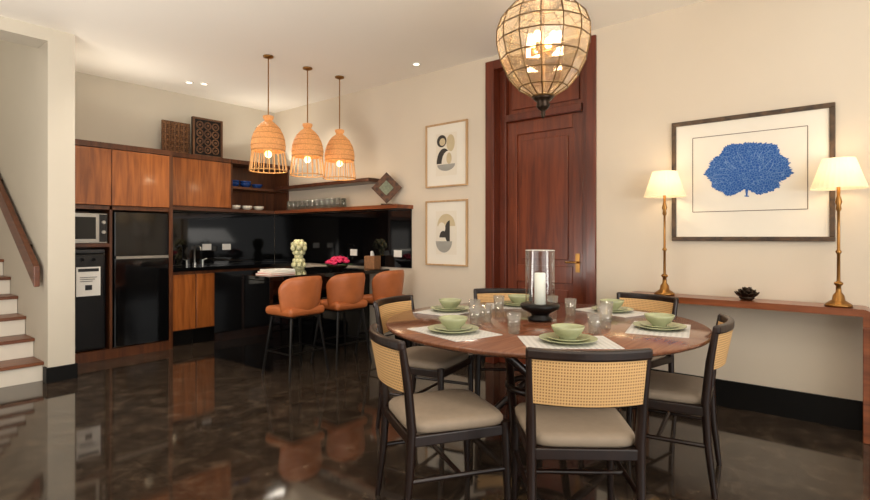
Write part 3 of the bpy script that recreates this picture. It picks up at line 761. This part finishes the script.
for k in range(15):
    a=-0.15+(pi+0.3)*k/14+rg.uniform(-0.08,0.08); L0=rg.uniform(0.09,0.13); p=Vector((L0*1.2*math.cos(a),0.46+L0*0.8*math.sin(a)))
    for s2 in range(4):
        a+=rg.uniform(-0.4,0.4); stp=0.024
        q=p+Vector((math.cos(a)*stp,math.sin(a)*stp))
        strip(cm,p,q,0.0012+0.0004*s2,-0.0156,1,0.0016+0.0004*s2)
        p=q
ob('coral_print',cm,[M_coral,mat('coral_gap',(128,156,198),0.9,var=0.1,vscale=30)],parent=big)
M_g1=mat('ink_charcoal',(62,58,54),0.9,var=0.1); M_g2=mat('ink_sand',(200,184,150),0.9,var=0.08); M_g3=mat('ink_grey',(160,158,150),0.9,var=0.1)
def blob(mb,c,ry,rz_,x,m=0,a0=0,a1=2*pi,N=40,rot=0):
    vs=[(x,c[0],c[1])]
    for i in range(N+1):
        t=a0+(a1-a0)*i/N; u=ry*math.cos(t); w_=rz_*math.sin(t)
        vs.append((x,c[0]+u*math.cos(rot)-w_*math.sin(rot),c[1]+u*math.sin(rot)+w_*math.cos(rot)))
    mb.add(vs,[(0,1+i,2+i) for i in range(N)],m)
p1,_=frame(3.45,1.78,2.46,0.56,0.018,M_lwood,'light wood framed abstract print with dark and sand shapes')
a=MB(); a.box(-0.0135,-0.0125,-0.14,0.14,0.12,0.57,m=3)
blob(a,(0.06,0.49),0.065,0.065,-0.0145,0); blob(a,(0.05,0.48),0.04,0.04,-0.015,1); blob(a,(-0.06,0.46),0.055,0.09,-0.0148,1); blob(a,(0.03,0.25),0.10,0.16,-0.0145,0,0,pi); blob(a,(-0.03,0.25),0.09,0.13,-0.0155,3,0,pi); blob(a,(0.0,0.24),0.12,0.07,-0.0157,2,pi,2*pi); blob(a,(-0.04,0.3),0.035,0.06,-0.016,1)
ob('abstract_print',a,[M_g1,M_g2,M_g3,M_art],parent=p1)
p2,_=frame(3.45,0.945,1.64,0.56,0.018,M_lwood,'light wood framed abstract print with grey and sand shapes')
a=MB(); a.box(-0.0135,-0.0125,-0.14,0.14,0.12,0.58,m=3)
blob(a,(0.0,0.42),0.12,0.13,-0.0145,1,0,pi); blob(a,(-0.05,0.36),0.07,0.12,-0.0147,0,-pi/2,pi/2); blob(a,(0.06,0.40),0.05,0.06,-0.0152,3); blob(a,(0.03,0.26),0.11,0.12,-0.0155,2,pi,2*pi); blob(a,(0.04,0.30),0.05,0.07,-0.016,0,0,pi)
ob('abstract_print',a,[M_g1,M_g2,M_g3,M_art],parent=p2)

# ---------- lighting ----------
wd_=bpy.data.worlds.new('world'); S.world=wd_; wd_.use_nodes=True
bg=wd_.node_tree.nodes['Background']; bg.inputs['Color'].default_value=(0.9,0.95,1,1); bg.inputs['Strength'].default_value=0.8
def aim(o,t):
    d=Vector(t)-o.location; o.rotation_euler=d.to_track_quat('-Z','Y').to_euler()
l=light('AREA','window_daylight',(0.2,-3.95,1.6),135,(1,0.97,0.92),sx=6.5,sy=2.2); aim(l,(0.2,0,2.3))
l=light('AREA','side_daylight',(-3.9,1.0,1.6),40,(1,0.97,0.92),sx=5,sy=2.2); aim(l,(0,1.0,2.4))
l=light('AREA','ceiling_fill',(-1.6,0.8,1.7),120,(1,0.95,0.88),sx=1.2,sy=6); l.rotation_euler=(pi,0,0)  # added fill facing up to brighten the ceiling; the room has no cove
l=light('AREA','kitchen_ceiling_fill',(-0.2,3.4,1.0),60,(1,0.93,0.85),sx=1.4,sy=1.4); aim(l,(1.4,4.0,3.2))  # added out-of-frame fill lifting the ceiling towards the kitchen; no fixture here
l=light('AREA','near_ceiling_fill',(1.2,-1.5,1.3),75,(1,0.94,0.86),sx=1.2,sy=1.2); aim(l,(1.4,-0.7,3.6))  # added fill beside the camera, lightens the near ceiling; not a room lamp
l=light('AREA','cabinet_top_fill',(2.1,6.15,2.25),6,(1,0.91,0.78),sx=1.0,sy=0.1); aim(l,(2.2,5.0,3.6))  # added strip hidden on the tall cabinet, brightens the dark kitchen ceiling
l=light('AREA','cabinet_top_fill',(3.95,6.36,2.28),4.5,(1,0.91,0.78),sx=0.7,sy=0.1); aim(l,(3.6,5.2,3.6))  # second added strip, hidden above the open shelf unit, same purpose
for x,y,e in ((2.9,5.2,62),(3.9,5.3,32),(2.0,5.0,38),(3.2,3.2,24),(3.2,1.4,22),(1.5,2.6,34),(1.8,0.3,34),(3.2,-0.3,14)):
    l=light('SPOT','downlight',(x,y,ZC-0.03),e,(1,0.89,0.75),0.06,angle=120)
l=light('AREA','stairwell_light',(-0.5,7.0,3.6),18,(1,0.88,0.70),sx=1.5,sy=1.5); aim(l,(1.2,6.6,1.2))

# ---------- camera ----------
cam=bpy.data.cameras.new('camera'); co_=bpy.data.objects.new('camera',cam); COL.objects.link(co_)
cam.lens=525/870*36; cam.sensor_width=36; cam.shift_y=-13/870; cam.clip_start=0.05
co_.location=(0,0,H); co_.rotation_euler=(pi/2,0,-math.atan2(0.770,0.637))
S.camera=co_
for o in bpy.data.objects:
    if '_base' in o: del o['_base']
